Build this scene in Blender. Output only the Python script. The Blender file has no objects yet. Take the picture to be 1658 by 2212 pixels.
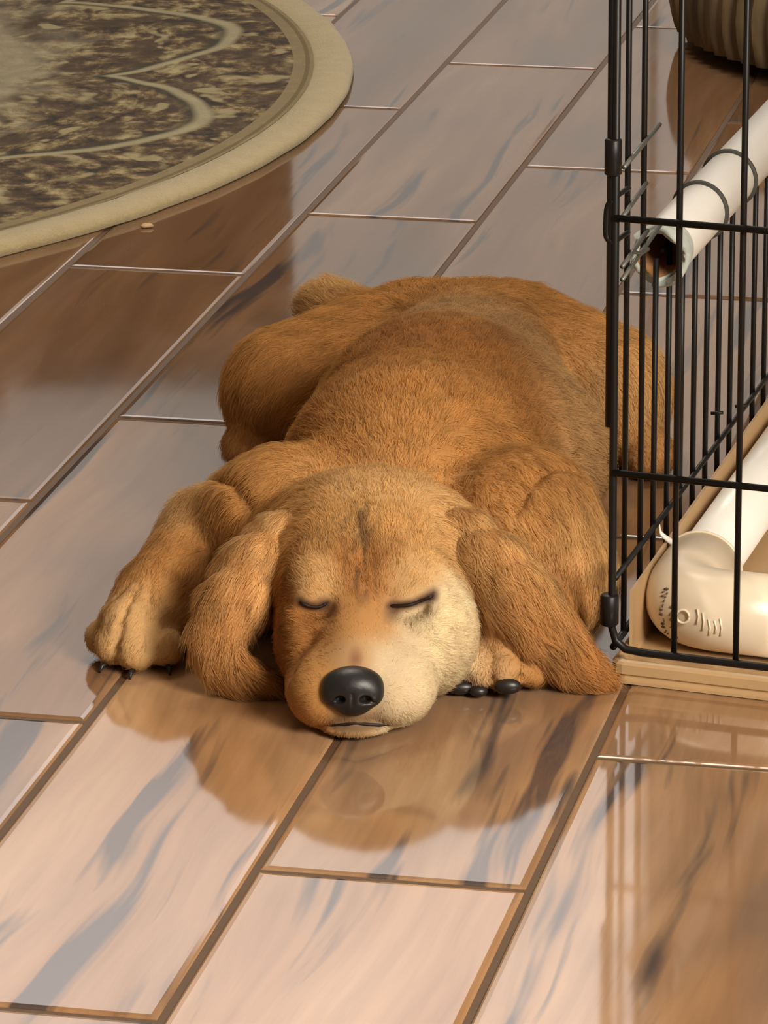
import bpy, bmesh, math, random
import numpy as np
from mathutils import Matrix, Vector

random.seed(7)
rng = np.random.default_rng(7)
SC = bpy.context.scene
COL = SC.collection

# ------------------------------------------------------------------ camera
PITCH, ROLL, CAM_H = 0.315838, -0.0080154, 0.9647455
cam_data = bpy.data.cameras.new('camera')
cam = bpy.data.objects.new('camera', cam_data)
COL.objects.link(cam)
cam_data.sensor_fit = 'VERTICAL'
cam_data.sensor_height = 24.0
cam_data.lens = 24.0 * 9689.54 / 2212.0
cam_data.clip_start = 0.05
_F = Vector((0, math.cos(PITCH), -math.sin(PITCH)))
_U = Vector((0, math.sin(PITCH), math.cos(PITCH)))
_X = Vector((1, 0, 0))
_r = _X * math.cos(ROLL) + _U * math.sin(ROLL)
_u = _U * math.cos(ROLL) - _X * math.sin(ROLL)
cam.matrix_world = Matrix(((_r.x, _u.x, -_F.x, 0), (_r.y, _u.y, -_F.y, 0), (_r.z, _u.z, -_F.z, CAM_H), (0, 0, 0, 1)))
SC.camera = cam

# ------------------------------------------------------------------ world, lights, exposure
world = bpy.data.worlds.new('world')
SC.world = world
world.use_nodes = True
_wt = world.node_tree
_bg = _wt.nodes['Background']
# an overcast sky: dim trees low down, brightening upwards
_tc = _wt.nodes.new('ShaderNodeTexCoord'); _sx = _wt.nodes.new('ShaderNodeSeparateXYZ'); _rp = _wt.nodes.new('ShaderNodeValToRGB')
_wt.links.new(_tc.outputs['Generated'], _sx.inputs[0]); _wt.links.new(_sx.outputs[2], _rp.inputs[0]); _wt.links.new(_rp.outputs[0], _bg.inputs[0])
_cr = _rp.color_ramp
for p_, c_ in ((.0, (.10, .105, .105)), (.20, (.185, .172, .155)), (.29, (.222, .203, .180)), (.345, (.385, .345, .315)), (.385, (.71, .655, .62)), (.43, (.94, .87, .84)), (1.0, (1.1, 1.05, 1.02))):
    e_ = _cr.elements[0] if p_ == 0 else (_cr.elements[-1] if p_ == 1 else _cr.elements.new(p_))
    e_.position = p_; e_.color = (*c_, 1)
_bg.inputs[1].default_value = 3.2


def area_light(name, loc, target, sx, sy, power, color):
    d = bpy.data.lights.new(name, 'AREA')
    d.shape = 'RECTANGLE'
    d.size, d.size_y = sx, sy
    d.energy = power
    d.color = color
    o = bpy.data.objects.new(name, d)
    COL.objects.link(o)
    o.location = loc
    o.rotation_euler = (Vector(target) - Vector(loc)).to_track_quat('-Z', 'Y').to_euler()
    return o


# daylight entering through the patio door at the far end (tall part and low part of the opening)
for nm_, lx_, lz_, sx_, sz_ in (('patio_portal', -.72, 1.36, 2.30, 2.12), ('low_window_portal', .92, .81, .96, 1.02)):
    area_light(nm_, (lx_, 7.05, lz_), (lx_, 0, lz_), sx_, sz_, 1, (1, 1, 1)).data.cycles.is_portal = True
# unseen warm fill hung beside the camera, and overhead light added for a rim
area_light('side_fill_light', (1.55, 0.35, 1.55), (-0.05, 2.5, 0.0), 0.9, 1.0, 138, (1.0, 0.90, 0.76))
area_light('overhead_rim_light', (-0.2, 4.1, 2.52), (-0.2, 3.2, 0), 0.8, 0.8, 34, (1.0, 0.90, 0.76))

SC.view_settings.view_transform = 'Standard'
SC.view_settings.look = 'None'
SC.view_settings.gamma = 1.0
SC.view_settings.use_curve_mapping = False
SC.view_settings.exposure = 0.0


# ------------------------------------------------------------------ helpers
def tag(o, label=None, cat=None, group=None, kind=None):
    if label: o['label'] = label
    if cat: o['category'] = cat
    if group: o['group'] = group
    if kind: o['kind'] = kind
    return o


def empty(name, loc=(0, 0, 0), rz=0.0, parent=None):
    o = bpy.data.objects.new(name, None)
    COL.objects.link(o)
    o.empty_display_size = 0.05
    o.location = loc
    o.rotation_euler = (0, 0, rz)
    o.parent = parent
    return o


def link(name, me, mat=None, parent=None, loc=None, rz=None):
    o = bpy.data.objects.new(name, me)
    COL.objects.link(o)
    if mat is not None and not me.materials:
        me.materials.append(mat)
    o.parent = parent
    if loc is not None: o.location = loc
    if rz is not None: o.rotation_euler = (0, 0, rz)
    return o


def mesh_from(verts, faces, smooth=False, name='mesh'):
    me = bpy.data.meshes.new(name)
    me.from_pydata([tuple(v) for v in verts], [], [tuple(f) for f in faces])
    me.update()
    if smooth:
        me.polygons.foreach_set('use_smooth', np.ones(len(me.polygons), bool))
    return me


def bm_mesh(bm, smooth=False, name='mesh'):
    me = bpy.data.meshes.new(name)
    bm.normal_update()
    bm.to_mesh(me)
    bm.free()
    if smooth:
        me.polygons.foreach_set('use_smooth', np.ones(len(me.polygons), bool))
    return me


def box_mesh(x0, x1, y0, y1, z0, z1, bevel=0.0, seg=2):
    bm = bmesh.new()
    bmesh.ops.create_cube(bm, size=1.0)
    for v in bm.verts:
        v.co = Vector((x0 + (v.co.x + .5) * (x1 - x0), y0 + (v.co.y + .5) * (y1 - y0), z0 + (v.co.z + .5) * (z1 - z0)))
    if bevel > 0:
        bmesh.ops.bevel(bm, geom=bm.edges[:], offset=bevel, segments=seg, affect='EDGES', profile=.6)
    return bm_mesh(bm, bevel > 0)


def tube_mesh(pts, radii, n=10, caps=True, flat=1.0):
    """a round tube through a list of points (parallel transported rings)"""
    P = [Vector(p) for p in pts]
    if not hasattr(radii, '__len__'):
        radii = [radii] * len(P)
    t0 = (P[1] - P[0]).normalized()
    ref = Vector((0, 0, 1)) if abs(t0.z) < .9 else Vector((1, 0, 0))
    a = t0.cross(ref).normalized()
    verts, faces = [], []
    for i, p in enumerate(P):
        t = (P[min(i + 1, len(P) - 1)] - P[max(i - 1, 0)]).normalized()
        a = (a - t * a.dot(t)).normalized()
        b = t.cross(a)
        for j in range(n):
            w = 2 * math.pi * j / n
            verts.append(p + (a * math.cos(w) + b * math.sin(w) * flat) * radii[i])
    for i in range(len(P) - 1):
        for j in range(n):
            k = (j + 1) % n
            faces.append((i * n + j, i * n + k, (i + 1) * n + k, (i + 1) * n + j))
    if caps:
        faces.append(tuple(range(n - 1, -1, -1)))
        faces.append(tuple((len(P) - 1) * n + j for j in range(n)))
    return mesh_from(verts, faces, True)


def smooth_path(pts, sub=6):
    """Catmull-Rom through points"""
    P = [Vector(p) for p in pts]
    P = [P[0] * 2 - P[1]] + P + [P[-1] * 2 - P[-2]]
    out = []
    for i in range(1, len(P) - 2):
        for s in range(sub):
            t = s / sub
            a, b, c, d = P[i - 1], P[i], P[i + 1], P[i + 2]
            out.append(.5 * ((2 * b) + (c - a) * t + (2 * a - 5 * b + 4 * c - d) * t * t + (3 * b - a - 3 * c + d) * t ** 3))
    out.append(P[-2])
    return out


class NT:
    """small helper for writing node trees"""
    def __init__(self, name):
        self.m = bpy.data.materials.new(name)
        self.m.use_nodes = True
        self.t = self.m.node_tree
        self.t.nodes.clear()
        self.out = self.t.nodes.new('ShaderNodeOutputMaterial')

    def n(self, typ, **kw):
        node = self.t.nodes.new(typ)
        for k, v in kw.items():
            setattr(node, k, v)
        return node

    def set(self, node, **ins):
        for k, v in ins.items():
            s = node.inputs[int(k[1:])] if (k[0] == 'i' and k[1:].isdigit()) else node.inputs[k.replace('_', ' ')]
            if isinstance(v, bpy.types.NodeSocket):
                self.t.links.new(v, s)
            else:
                s.default_value = v
        return node

    def math(self, op, a, b=0.0, clamp=False):
        nd = self.n('ShaderNodeMath', operation=op, use_clamp=clamp)
        self.set(nd, i0=a, i1=b)
        return nd.outputs[0]

    def mix(self, f, a, b, blend='MIX'):
        nd = self.n('ShaderNodeMix', data_type='RGBA', blend_type=blend)
        self.set(nd, i0=f, i6=a, i7=b)
        return nd.outputs[2]

    def ramp(self, f, stops, interp='LINEAR'):
        nd = self.n('ShaderNodeValToRGB')
        cr = nd.color_ramp
        cr.interpolation = interp
        while len(cr.elements) < len(stops):
            cr.elements.new(0.5)
        for e, (p, c) in zip(cr.elements, stops):
            e.position = p
            e.color = c if len(c) == 4 else (*c, 1)
        self.t.links.new(f, nd.inputs[0])
        return nd.outputs[0]

    def noise(self, vec, scale, detail=3.0, rough=.5, dist=0.0, w=None):
        nd = self.n('ShaderNodeTexNoise', noise_dimensions='4D' if w is not None else '3D')
        self.set(nd, Vector=vec, Scale=scale, Detail=detail, Roughness=rough, Distortion=dist)
        if w is not None: self.set(nd, W=w)
        return nd.outputs[0]

    def mapping(self, vec, scale=(1, 1, 1), loc=(0, 0, 0), rot=(0, 0, 0)):
        nd = self.n('ShaderNodeMapping')
        self.set(nd, Vector=vec, Scale=scale, Location=loc, Rotation=rot)
        return nd.outputs[0]

    def bump(self, h, strength=.3, dist=.001):
        nd = self.n('ShaderNodeBump')
        self.set(nd, Height=h, Strength=strength, Distance=dist)
        return nd.outputs[0]

    def bsdf(self, **ins):
        nd = self.n('ShaderNodeBsdfPrincipled')
        self.set(nd, **ins)
        self.t.links.new(nd.outputs[0], self.out.inputs[0])
        return nd


def plain(name, col, rough=.5, spec=.5, metal=0.0, noise=0.0, nscale=20.0, bump=0.0):
    k = NT(name)
    tc = k.n('ShaderNodeTexCoord').outputs['Object']
    nz = k.noise(tc, nscale, 4)
    c = k.mix(k.math('MULTIPLY', nz, noise), (*col, 1), tuple(x * .45 for x in col) + (1,))
    ins = dict(Base_Color=c, Roughness=rough, Metallic=metal)
    if bump: ins['Normal'] = k.bump(nz, bump, .001)
    b = k.bsdf(**ins)
    b.inputs['Specular IOR Level'].default_value = spec
    return k.m


# ------------------------------------------------------------------ materials
def make_tile_mat():
    k = NT('wood_look_tile')
    tc = k.n('ShaderNodeTexCoord').outputs['Object']
    rnd = k.n('ShaderNodeAttribute', attribute_type='OBJECT', attribute_name='seed').outputs['Fac']
    stk = k.n('ShaderNodeAttribute', attribute_type='OBJECT', attribute_name='streak').outputs['Fac']
    tone = k.n('ShaderNodeAttribute', attribute_type='OBJECT', attribute_name='tone').outputs['Fac']
    w = k.math('MULTIPLY', rnd, 60.0)
    warp = k.noise(k.mapping(tc, (7, 2.2, 1)), 1.0, 2, w=w)
    vec = k.mapping(tc, (1, 1, 1))
    off = k.n('ShaderNodeCombineXYZ')
    k.set(off, X=k.math('MULTIPLY', k.math('SUBTRACT', warp, .5), .085))
    add = k.n('ShaderNodeVectorMath', operation='ADD')
    k.set(add, i0=vec, i1=off.outputs[0])
    v = add.outputs[0]
    broad = k.noise(k.mapping(v, (13, 1.5, 1)), 1.0, 3, .55, w=w)
    fine = k.noise(k.mapping(v, (85, 5, 1)), 1.0, 4, .6, w=w)
    streak = k.noise(k.mapping(v, (34, 2.1, 1)), 1.0, 3, .6, .3, w=k.math('ADD', w, 9.0))
    smoke = k.noise(k.mapping(v, (9, 2.6, 1)), 1.0, 3, .5, w=k.math('ADD', w, 23.0))
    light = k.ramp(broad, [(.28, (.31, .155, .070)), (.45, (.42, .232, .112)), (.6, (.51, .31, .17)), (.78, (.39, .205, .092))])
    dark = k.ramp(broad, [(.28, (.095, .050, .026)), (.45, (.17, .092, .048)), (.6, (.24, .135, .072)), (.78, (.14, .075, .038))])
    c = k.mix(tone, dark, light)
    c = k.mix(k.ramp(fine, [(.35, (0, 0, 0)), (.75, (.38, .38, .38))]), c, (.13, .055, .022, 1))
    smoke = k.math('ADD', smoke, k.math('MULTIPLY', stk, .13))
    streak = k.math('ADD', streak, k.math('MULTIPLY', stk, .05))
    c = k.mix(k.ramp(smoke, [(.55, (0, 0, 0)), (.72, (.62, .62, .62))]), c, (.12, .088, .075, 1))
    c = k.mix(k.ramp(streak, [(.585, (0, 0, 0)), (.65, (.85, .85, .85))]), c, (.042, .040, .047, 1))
    rg = k.ramp(k.noise(k.mapping(tc, (30, 12, 1)), 1.0, 3, w=w), [(.3, (.05, .05, .05)), (.7, (.085, .085, .085))])
    nrm = k.bump(k.math('ADD', k.math('MULTIPLY', fine, .35), k.math('MULTIPLY', smoke, .5)), .035, .0012)
    b = k.bsdf(Base_Color=c, Roughness=rg, Normal=nrm)
    b.inputs['IOR'].default_value = 1.52
    return k.m


M_TILE = make_tile_mat()
M_GROUT = plain('brown_grout', (.13, .072, .036), .6, .4, noise=.5, nscale=60)
M_WALL = plain('wall_paint', (.42, .36, .29), .8, .3, noise=.15, nscale=3)
M_CEIL = plain('ceiling_paint', (.72, .69, .63), .9, .2, noise=.1, nscale=3)
M_TRIM = plain('white_trim', (.80, .78, .74), .45, .4, noise=.08, nscale=8)
M_WIRE = plain('black_powder_coat', (.008, .007, .007), .42, .3, noise=.3, nscale=200, bump=.05)
M_ZINC = plain('grey_zinc_wire', (.17, .17, .155), .4, .5, metal=.6, noise=.3, nscale=150)
M_PVC = plain('white_pvc', (.90, .88, .84), .28, .5, noise=.10, nscale=25)
M_FIT = plain('cream_fitting', (.84, .71, .54), .32, .5, noise=.10, nscale=25)
M_PVC_ROUGH = plain('chewed_pvc', (.52, .56, .52), .7, .3, noise=.7, nscale=160, bump=.6)
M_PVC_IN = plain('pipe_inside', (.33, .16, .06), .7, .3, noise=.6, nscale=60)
M_INK = plain('faded_ink', (.16, .125, .09), .6, .3, noise=.5, nscale=300)
M_TRAY = plain('tan_plastic_tray', (.52, .34, .175), .42, .5, noise=.35, nscale=40)
M_SOFA = plain('brown_sofa_fabric', (.075, .038, .018), .9, .2, noise=.3, nscale=40)

# ------------------------------------------------------------------ setting: the room
FLOOR_Z = 0.0
TH, W, T, U0, GAP = 0.215552, 0.155, 0.617534, -0.721504, 0.0046
floor = link('floor', box_mesh(-3.2, 3.2, -1.2, 7.2, -0.06, -0.0013), M_GROUT)
tag(floor, kind='structure')

bmt = bmesh.new()      # one tile, shared by all: eased edges, top at z = 0
hw, hl = (W - GAP) / 2, (T - GAP) / 2
prof = [(0.0, -0.0055), (0.0, -0.0014), (0.0005, -0.0007), (0.0016, -0.0003), (0.0042, 0.0)]
rings = []
for ins, z in prof:
    rings.append([bmt.verts.new((sx * (hw - ins), sy * (hl - ins), z)) for sx, sy in ((-1, -1), (1, -1), (1, 1), (-1, 1))])
for a, b in zip(rings, rings[1:]):
    for i in range(4):
        bmt.faces.new((a[i], a[(i + 1) % 4], b[(i + 1) % 4], b[i]))
bmt.faces.new(rings[-1])
TILE = bm_mesh(bmt)
TILE.materials.append(M_TILE)
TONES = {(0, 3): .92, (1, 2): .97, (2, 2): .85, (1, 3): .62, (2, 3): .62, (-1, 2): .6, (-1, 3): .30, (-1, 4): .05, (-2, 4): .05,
         (-2, 5): 0, (-2, 3): .2, (-3, 5): 0, (-3, 4): .05, (0, 4): .3, (0, 5): .08, (0, 6): .05, (-1, 5): .10, (-1, 6): .05, (1, 4): .25, (1, 5): .08, (1, 6): .05, (2, 4): .2, (2, 5): .05, (-2, 6): 0}  # tile tones; far rows also painted darker for the dim light there
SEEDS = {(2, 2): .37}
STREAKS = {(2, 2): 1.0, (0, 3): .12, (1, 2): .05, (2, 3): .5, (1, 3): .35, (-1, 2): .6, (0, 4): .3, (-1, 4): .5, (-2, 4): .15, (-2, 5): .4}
ct, st = math.cos(TH), math.sin(TH)
n_tiles = 0
for kcol in range(-8, 9):
    uc = U0 + (kcol + .5) * W
    off = 0.1865 + 0.2058 * (kcol % 3)
    for m in range(1, 11):
        vc = off + (m + .5) * T
        X, Y = uc * ct + vc * st, -uc * st + vc * ct
        if abs(X) > 1.15 or Y < 1.55 or Y > 6.2:
            continue
        z = random.uniform(-.00025, .00025)
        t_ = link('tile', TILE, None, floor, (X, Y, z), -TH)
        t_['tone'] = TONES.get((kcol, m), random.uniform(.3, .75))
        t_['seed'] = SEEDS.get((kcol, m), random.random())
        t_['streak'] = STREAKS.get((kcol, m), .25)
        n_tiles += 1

# walls round the room, with the patio door and the low window in the far wall
RX, Y0, Y1, RZ = 3.0, -1.0, 7.0, 2.6


def wall(name, *boxes):
    bm = bmesh.new()
    for b in boxes:
        me = box_mesh(*b)
        bm.from_mesh(me)
        bpy.data.meshes.remove(me)
    o = link(name, bm_mesh(bm), M_WALL)
    return tag(o, kind='structure')


wall('wall_back', (-RX, -1.87, Y1, Y1 + .1, 0, RZ), (-1.87, .43, Y1, Y1 + .1, 0, .30), (-1.87, .43, Y1, Y1 + .1, 2.42, RZ),
     (.43, .44, Y1, Y1 + .1, 0, RZ), (.44, 1.40, Y1, Y1 + .1, 0, .30), (.44, 1.40, Y1, Y1 + .1, 1.32, RZ), (1.40, RX, Y1, Y1 + .1, 0, RZ))
wall('wall_left', (-RX - .1, -RX, Y0, Y1, 0, RZ))
wall('wall_right', (RX, RX + .1, Y0, Y1, 0, RZ))
wall('wall_front', (-RX, RX, Y0 - .1, Y0, 0, RZ))
ceil = link('ceiling', box_mesh(-RX - .1, RX + .1, Y0 - .1, Y1 + .1, RZ, RZ + .1), M_CEIL)
tag(ceil, kind='structure')

# ------------------------------------------------------------------ furniture seen only in the tiles' reflections
sofa = empty('sofa', (-1.35, 6.2, 0))
tag(sofa, 'dark brown fabric sofa standing before the patio door', 'sofa')
link('sofa_base', box_mesh(-1.1, 1.05, -.38, .42, .10, .44, .04), M_SOFA, sofa)
link('backrest', box_mesh(-1.1, 1.23, -.46, -.22, .10, .755, .09, 3), M_SOFA, sofa)
for sx in (-1.02, .97):
    link('armrest', box_mesh(sx - .10, sx + .14, -.40, .42, .10, .62, .07, 3), M_SOFA, sofa)
for sx in (-.98, 1.0):
    for sy in (-.36, .36):
        link('leg', tube_mesh([(sx, sy, 0), (sx, sy, .11)], [.02, .028], 8), M_SOFA, sofa)

bmc = bmesh.new()
bmesh.ops.create_uvsphere(bmc, u_segments=28, v_segments=18, radius=1.0)
for v in bmc.verts:
    x, y, z = v.co
    pw = lambda q, e: math.copysign(abs(q) ** e, q)
    v.co = Vector((pw(x, .55) * .25, y * .07 * (1 - .35 * max(abs(x), abs(z))), pw(z, .55) * .235))
added_cush = link('added_cushion', bm_mesh(bmc, True), M_SOFA, None, (-.765, 6.055, .686))  # unseen pillow, added to darken its patch of the floor reflection
tag(added_cush, 'square brown pillow added on the sofa to darken the floor reflection', 'added_cushion')

# ------------------------------------------------------------------ round rug
def make_rug_mats():
    k = NT('rug_pile')
    tc = k.n('ShaderNodeTexCoord').outputs['Object']
    warp = k.n('ShaderNodeTexNoise'); k.set(warp, Vector=tc, Scale=5.0, Detail=2.0)
    add = k.n('ShaderNodeVectorMath', operation='MULTIPLY_ADD')
    k.set(add, i0=warp.outputs[1], i1=(.09, .09, 0), i2=tc)
    v = add.outputs[0]
    n1 = k.noise(k.mapping(v, (42, 30, 1)), 1.0, 4, .65)
    n2 = k.noise(k.mapping(v, (18, 14, 1), (3, 1, 0)), 1.0, 3, .5)
    n3 = k.noise(k.mapping(tc, (40, 40, 1)), 1.0, 3, .6)
    c = k.ramp(n1, [(.38, (.020, .011, .005)), (.46, (.068, .039, .016)), (.52, (.145, .094, .040)), (.58, (.26, .20, .095)), (.66, (.40, .335, .18))])
    c = k.mix(k.ramp(n2, [(.50, (0, 0, 0)), (.60, (.8, .8, .8))]), c, k.mix(n3, (.022, .016, .007, 1), (.085, .045, .018, 1)))
    c = k.mix(k.ramp(k.noise(k.mapping(v, (26, 20, 1), (7, 5, 0)), 1.0, 2, .5), [(.60, (0, 0, 0)), (.66, (.8, .8, .8))]), c, (.38, .32, .17, 1))
    # cream medallion towards the middle of the rug
    ln = k.n('ShaderNodeVectorMath', operation='LENGTH'); k.set(ln, i0=tc)
    rad = k.math('ADD', ln.outputs[1], k.math('MULTIPLY', k.math('SUBTRACT', n2, .5), .25))
    c = k.mix(k.ramp(rad, [(.64, (.8, .8, .8)), (.72, (0, 0, 0))]), c, k.mix(n3, (.20, .17, .10, 1), (.46, .41, .28, 1)))
    # pale scrolling vine with a dark edge, scalloped round the field
    sp = k.n('ShaderNodeSeparateXYZ'); k.set(sp, i0=v)
    ang = k.math('ARCTAN2', sp.outputs[1], sp.outputs[0])
    scal = k.math('MULTIPLY', k.math('ABSOLUTE', k.math('SINE', k.math('MULTIPLY', ang, 7.0))), .13)
    dr = k.math('SUBTRACT', ln.outputs[1], k.math('ADD', scal, .745))
    c = k.mix(k.ramp(k.math('ABSOLUTE', k.math('ADD', dr, .010)), [(.006, (.75, .75, .75)), (.012, (0, 0, 0))]), c, (.030, .028, .014, 1))
    c = k.mix(k.ramp(k.math('ABSOLUTE', dr), [(.005, (.8, .8, .8)), (.011, (0, 0, 0))]), c, (.40, .36, .22, 1))
    # thin dark guard line just inside the border band
    r0 = ln.outputs[1]
    line = k.math('MULTIPLY', k.math('GREATER_THAN', r0, .934), k.math('LESS_THAN', r0, .9385))
    band = k.math('GREATER_THAN', r0, .922)
    c = k.mix(k.math('MULTIPLY', band, .85), c, (.27, .21, .105, 1))
    c = k.mix(k.math('MULTIPLY', line, .7), c, (.12, .08, .03, 1))
    b = k.bsdf(Base_Color=c, Roughness=.95, Normal=k.bump(k.noise(tc, 420.0, 3, .6), .9, .002))
    b.inputs['Sheen Weight'].default_value = .03
    k2 = NT('rug_border_pile')
    tc = k2.n('ShaderNodeTexCoord').outputs['Object']
    c = k2.mix(k2.noise(tc, 60.0, 4, .7), (.35, .27, .135, 1), (.50, .41, .23, 1))
    b = k2.bsdf(Base_Color=c, Roughness=.95, Normal=k2.bump(k2.noise(tc, 420.0, 3, .6), .9, .002))
    b.inputs['Sheen Weight'].default_value = .25
    return k.m, k2.m


M_RUG, M_RUGB = make_rug_mats()
rug = empty('round_rug', (-1.008, 4.347, 0))
tag(rug, 'round brown floral rug with a plain cream border lying on the tiles', 'rug')


def revolve(profile, n=220, jit=0.0):
    verts, faces = [], []
    m = len(profile)
    for i in range(n):
        a = 2 * math.pi * i / n
        dr = jit * (math.sin(a * 37) + math.sin(a * 61 + 1) + random.uniform(-1, 1))
        for q, (r, z) in enumerate(profile):
            rr = r + (dr if 0 < q else 0)
            verts.append((rr * math.cos(a), rr * math.sin(a), z))
    for i in range(n):
        j = (i + 1) % n
        for q in range(m - 1):
            faces.append((i * m + q, j * m + q, j * m + q + 1, i * m + q + 1))
    return mesh_from(verts, faces, True)


nf = 120
fv = [(0, 0, .0095)] + [(r * math.cos(2 * math.pi * i / nf), r * math.sin(2 * math.pi * i / nf), .0095) for r in (.3, .6, .9425) for i in range(nf)]
ff = [(0, 1 + i, 1 + (i + 1) % nf) for i in range(nf)]
for q in range(2):
    ff += [(1 + q * nf + i, 1 + (q + 1) * nf + i, 1 + (q + 1) * nf + (i + 1) % nf, 1 + q * nf + (i + 1) % nf) for i in range(nf)]
link('rug_field', mesh_from(fv, ff, True), M_RUG, rug)
link('rug_border', revolve([(.942, .0090), (.946, .0110), (.960, .0120), (.972, .0115), (.979, .0085), (.9815, .004), (.979, .0003)], 260, .0004), M_RUGB, rug)

# a crumb on the tiles near the rug
bmc = bmesh.new()
bmesh.ops.create_icosphere(bmc, subdivisions=2, radius=.0035)
for v in bmc.verts:
    v.co = Vector((v.co.x * 1.5, v.co.y * 1.1, v.co.z * .6)) * (1 + .25 * math.sin(v.co.x * 900 + v.co.y * 1300))
crumb = link('crumb', bm_mesh(bmc, True), plain('crumb', (.55, .38, .22), .9, .2), None, (-.202, 3.746, .0018))
tag(crumb, 'tiny pale crumb on the dark brown tile near the rug edge', 'crumb')

# ------------------------------------------------------------------ woven ottoman beyond the crate
k = NT('woven_seagrass')
_tc = k.n('ShaderNodeTexCoord').outputs['Object']
_n = k.noise(k.mapping(_tc, (30, 30, 5)), 1.0, 4, .6)
_c = k.ramp(_n, [(.3, (.045, .029, .014)), (.5, (.13, .088, .042)), (.62, (.22, .155, .075)), (.8, (.32, .23, .12))])
k.bsdf(Base_Color=_c, Roughness=.75, Normal=k.bump(_n, .5, .003))
M_WOVEN = k.m
ott = empty('woven_basket', (.605, 4.47, 0))
tag(ott, 'low dark brown woven round basket standing beyond the wire crate', 'basket')
R0, nr = .30, 84
verts, faces = [], []
zs = [.014, .018, .03, .045, .06, .075, .09, .098, .102]
for i in range(nr * 4):
    a = 2 * math.pi * i / (nr * 4)
    rib = .004 * math.cos(a * nr)
    for q, z in enumerate(zs):
        bulge = .010 * math.sin(math.pi * (z - .01) / .1)
        rr = R0 + bulge + rib * (0 if q in (0, len(zs) - 1) else 1) - (.012 if q in (0, len(zs) - 1) else 0)
        verts.append((rr * math.cos(a), rr * math.sin(a), z))
m = len(zs); N4 = nr * 4
for i in range(N4):
    j = (i + 1) % N4
    for q in range(m - 1):
        faces.append((i * m + q, j * m + q, j * m + q + 1, i * m + q + 1))
faces.append(tuple(i * m for i in range(N4 - 1, -1, -1)))
link('woven_side', mesh_from(verts, faces, True), M_WOVEN, ott)
link('basket_rim', revolve([(.280, .094), (.276, .102), (.281, .110), (.290, .113), (.299, .110), (.303, .102), (.299, .094), (.280, .094)], 96), M_WOVEN, ott)
link('basket_lining', revolve([(.283, .10), (.272, .03), (.24, .022), (.0, .022)], 64), M_SOFA, ott)
for i in range(4):
    a = math.pi / 4 + i * math.pi / 2
    link('leg', tube_mesh([(.22 * math.cos(a), .22 * math.sin(a), 0), (.22 * math.cos(a), .22 * math.sin(a), .018)], .022, 10), M_SOFA, ott)

# ------------------------------------------------------------------ wire crate
CX, CY = .1400, 2.6100                       # its near corner
AF, AS = math.radians(-20.6), math.radians(73.4)
DF = Vector((math.cos(AF), math.sin(AF), 0))  # along the near panel
DS = Vector((math.cos(AS), math.sin(AS), 0))  # along the side panel
C0 = Vector((CX, CY, 0))
ZT = .62                                     # top of the crate
LF, LS = .47, .80                            # lengths of the two panels
crate = empty('wire_crate', (0, 0, 0))
tag(crate, 'black wire dog crate with a low side panel beside the sleeping puppy', 'crate')


def pt(base, d, s, z, off=0.0):
    q = base + d * s + Vector((-d.y, d.x, 0)) * off
    return Vector((q.x, q.y, z))


def wire(name, pts, r, n=8, mat=None, parent=None):
    return link(name, tube_mesh(pts, r, n), mat or M_WIRE, parent or crate)


# near panel: corner post with a rounded foot running into the bottom rail
foot = [pt(C0, DF, 0, ZT), pt(C0, DF, 0, .20), pt(C0, DF, 0, .036), pt(C0, DF, .0025, .0275), pt(C0, DF, .009, .0225), pt(C0, DF, .02, .0215)]
wire('frame_wire', foot + [pt(C0, DF, s, .0215) for s in (.05, .15, .30, LF - .01)] + [pt(C0, DF, LF, .03), pt(C0, DF, LF, ZT)], .00255, 10)
wire('corner_post', [pt(C0, DF, -.0028, .165, .001), pt(C0, DF, -.0028, ZT, .001)], .0029, 10)
for i in range(1, 13):
    s = .0395 * i
    if s > LF - .01: break
    wire('upright_wire', [pt(C0, DF, s, .0215, .002), pt(C0, DF, s, ZT, .002)], .00195)
for z in (.1365, .2965, .456, ZT):
    wire('cross_wire', [pt(C0, DF, 0, z, -.0018), pt(C0, DF, LF, z, -.0018)], .00225)
# side panel
SB = [.031, .0735, .1095, .1475] + [.1855 + .0379 * i for i in range(17)]
for i, s in enumerate(SB):
    if s > LS: break
    top = ZT if i < 2 else .243
    wire('upright_wire', [pt(C0, DS, s, .0215), pt(C0, DS, s, top)], .00185)
wire('side_rail', [pt(C0, DS, .004, .0215), pt(C0, DS, .05, .0215), pt(C0, DS, LS, .0215)], .0023)
wire('side_rail', [pt(C0, DS, .0, .068, -.002), pt(C0, DS, LS, .068, -.002)], .0018)
wire('side_rail', [pt(C0, DS, .130, .243), pt(C0, DS, LS, .243)], .0022)
wire('side_rail', [pt(C0, DS, .0, ZT), pt(C0, DS, LS, ZT)], .0022)
wire('corner_post', [pt(C0, DS, LS, .003), pt(C0, DS, LS, ZT)], .0026)
for s, z in ((.278, .0925), (.355, .075)):
    wire('wire_stub', [pt(C0, DS, s, z), pt(C0, DS, s, z) + Vector((.008, -.002, .001))], .0012, 6)
# hinge sleeves and loops on the corner post
def sleeve(z0, z1, r):
    ring = [(0, z0), (r * .8, z0), (r, z0 + .001), (r, z1 - .001), (r * .8, z1), (0, z1)]
    vs, fs = [], []
    for i in range(14):
        a = 2 * math.pi * i / 14
        for rr, z in ring:
            vs.append((C0.x - .0016 + rr * math.cos(a), C0.y + rr * math.sin(a), z))
    for i in range(14):
        j = (i + 1) % 14
        for q in range(5):
            fs.append((i * 6 + q, j * 6 + q, j * 6 + q + 1, i * 6 + q + 1))
    return mesh_from(vs, fs, True)


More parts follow.
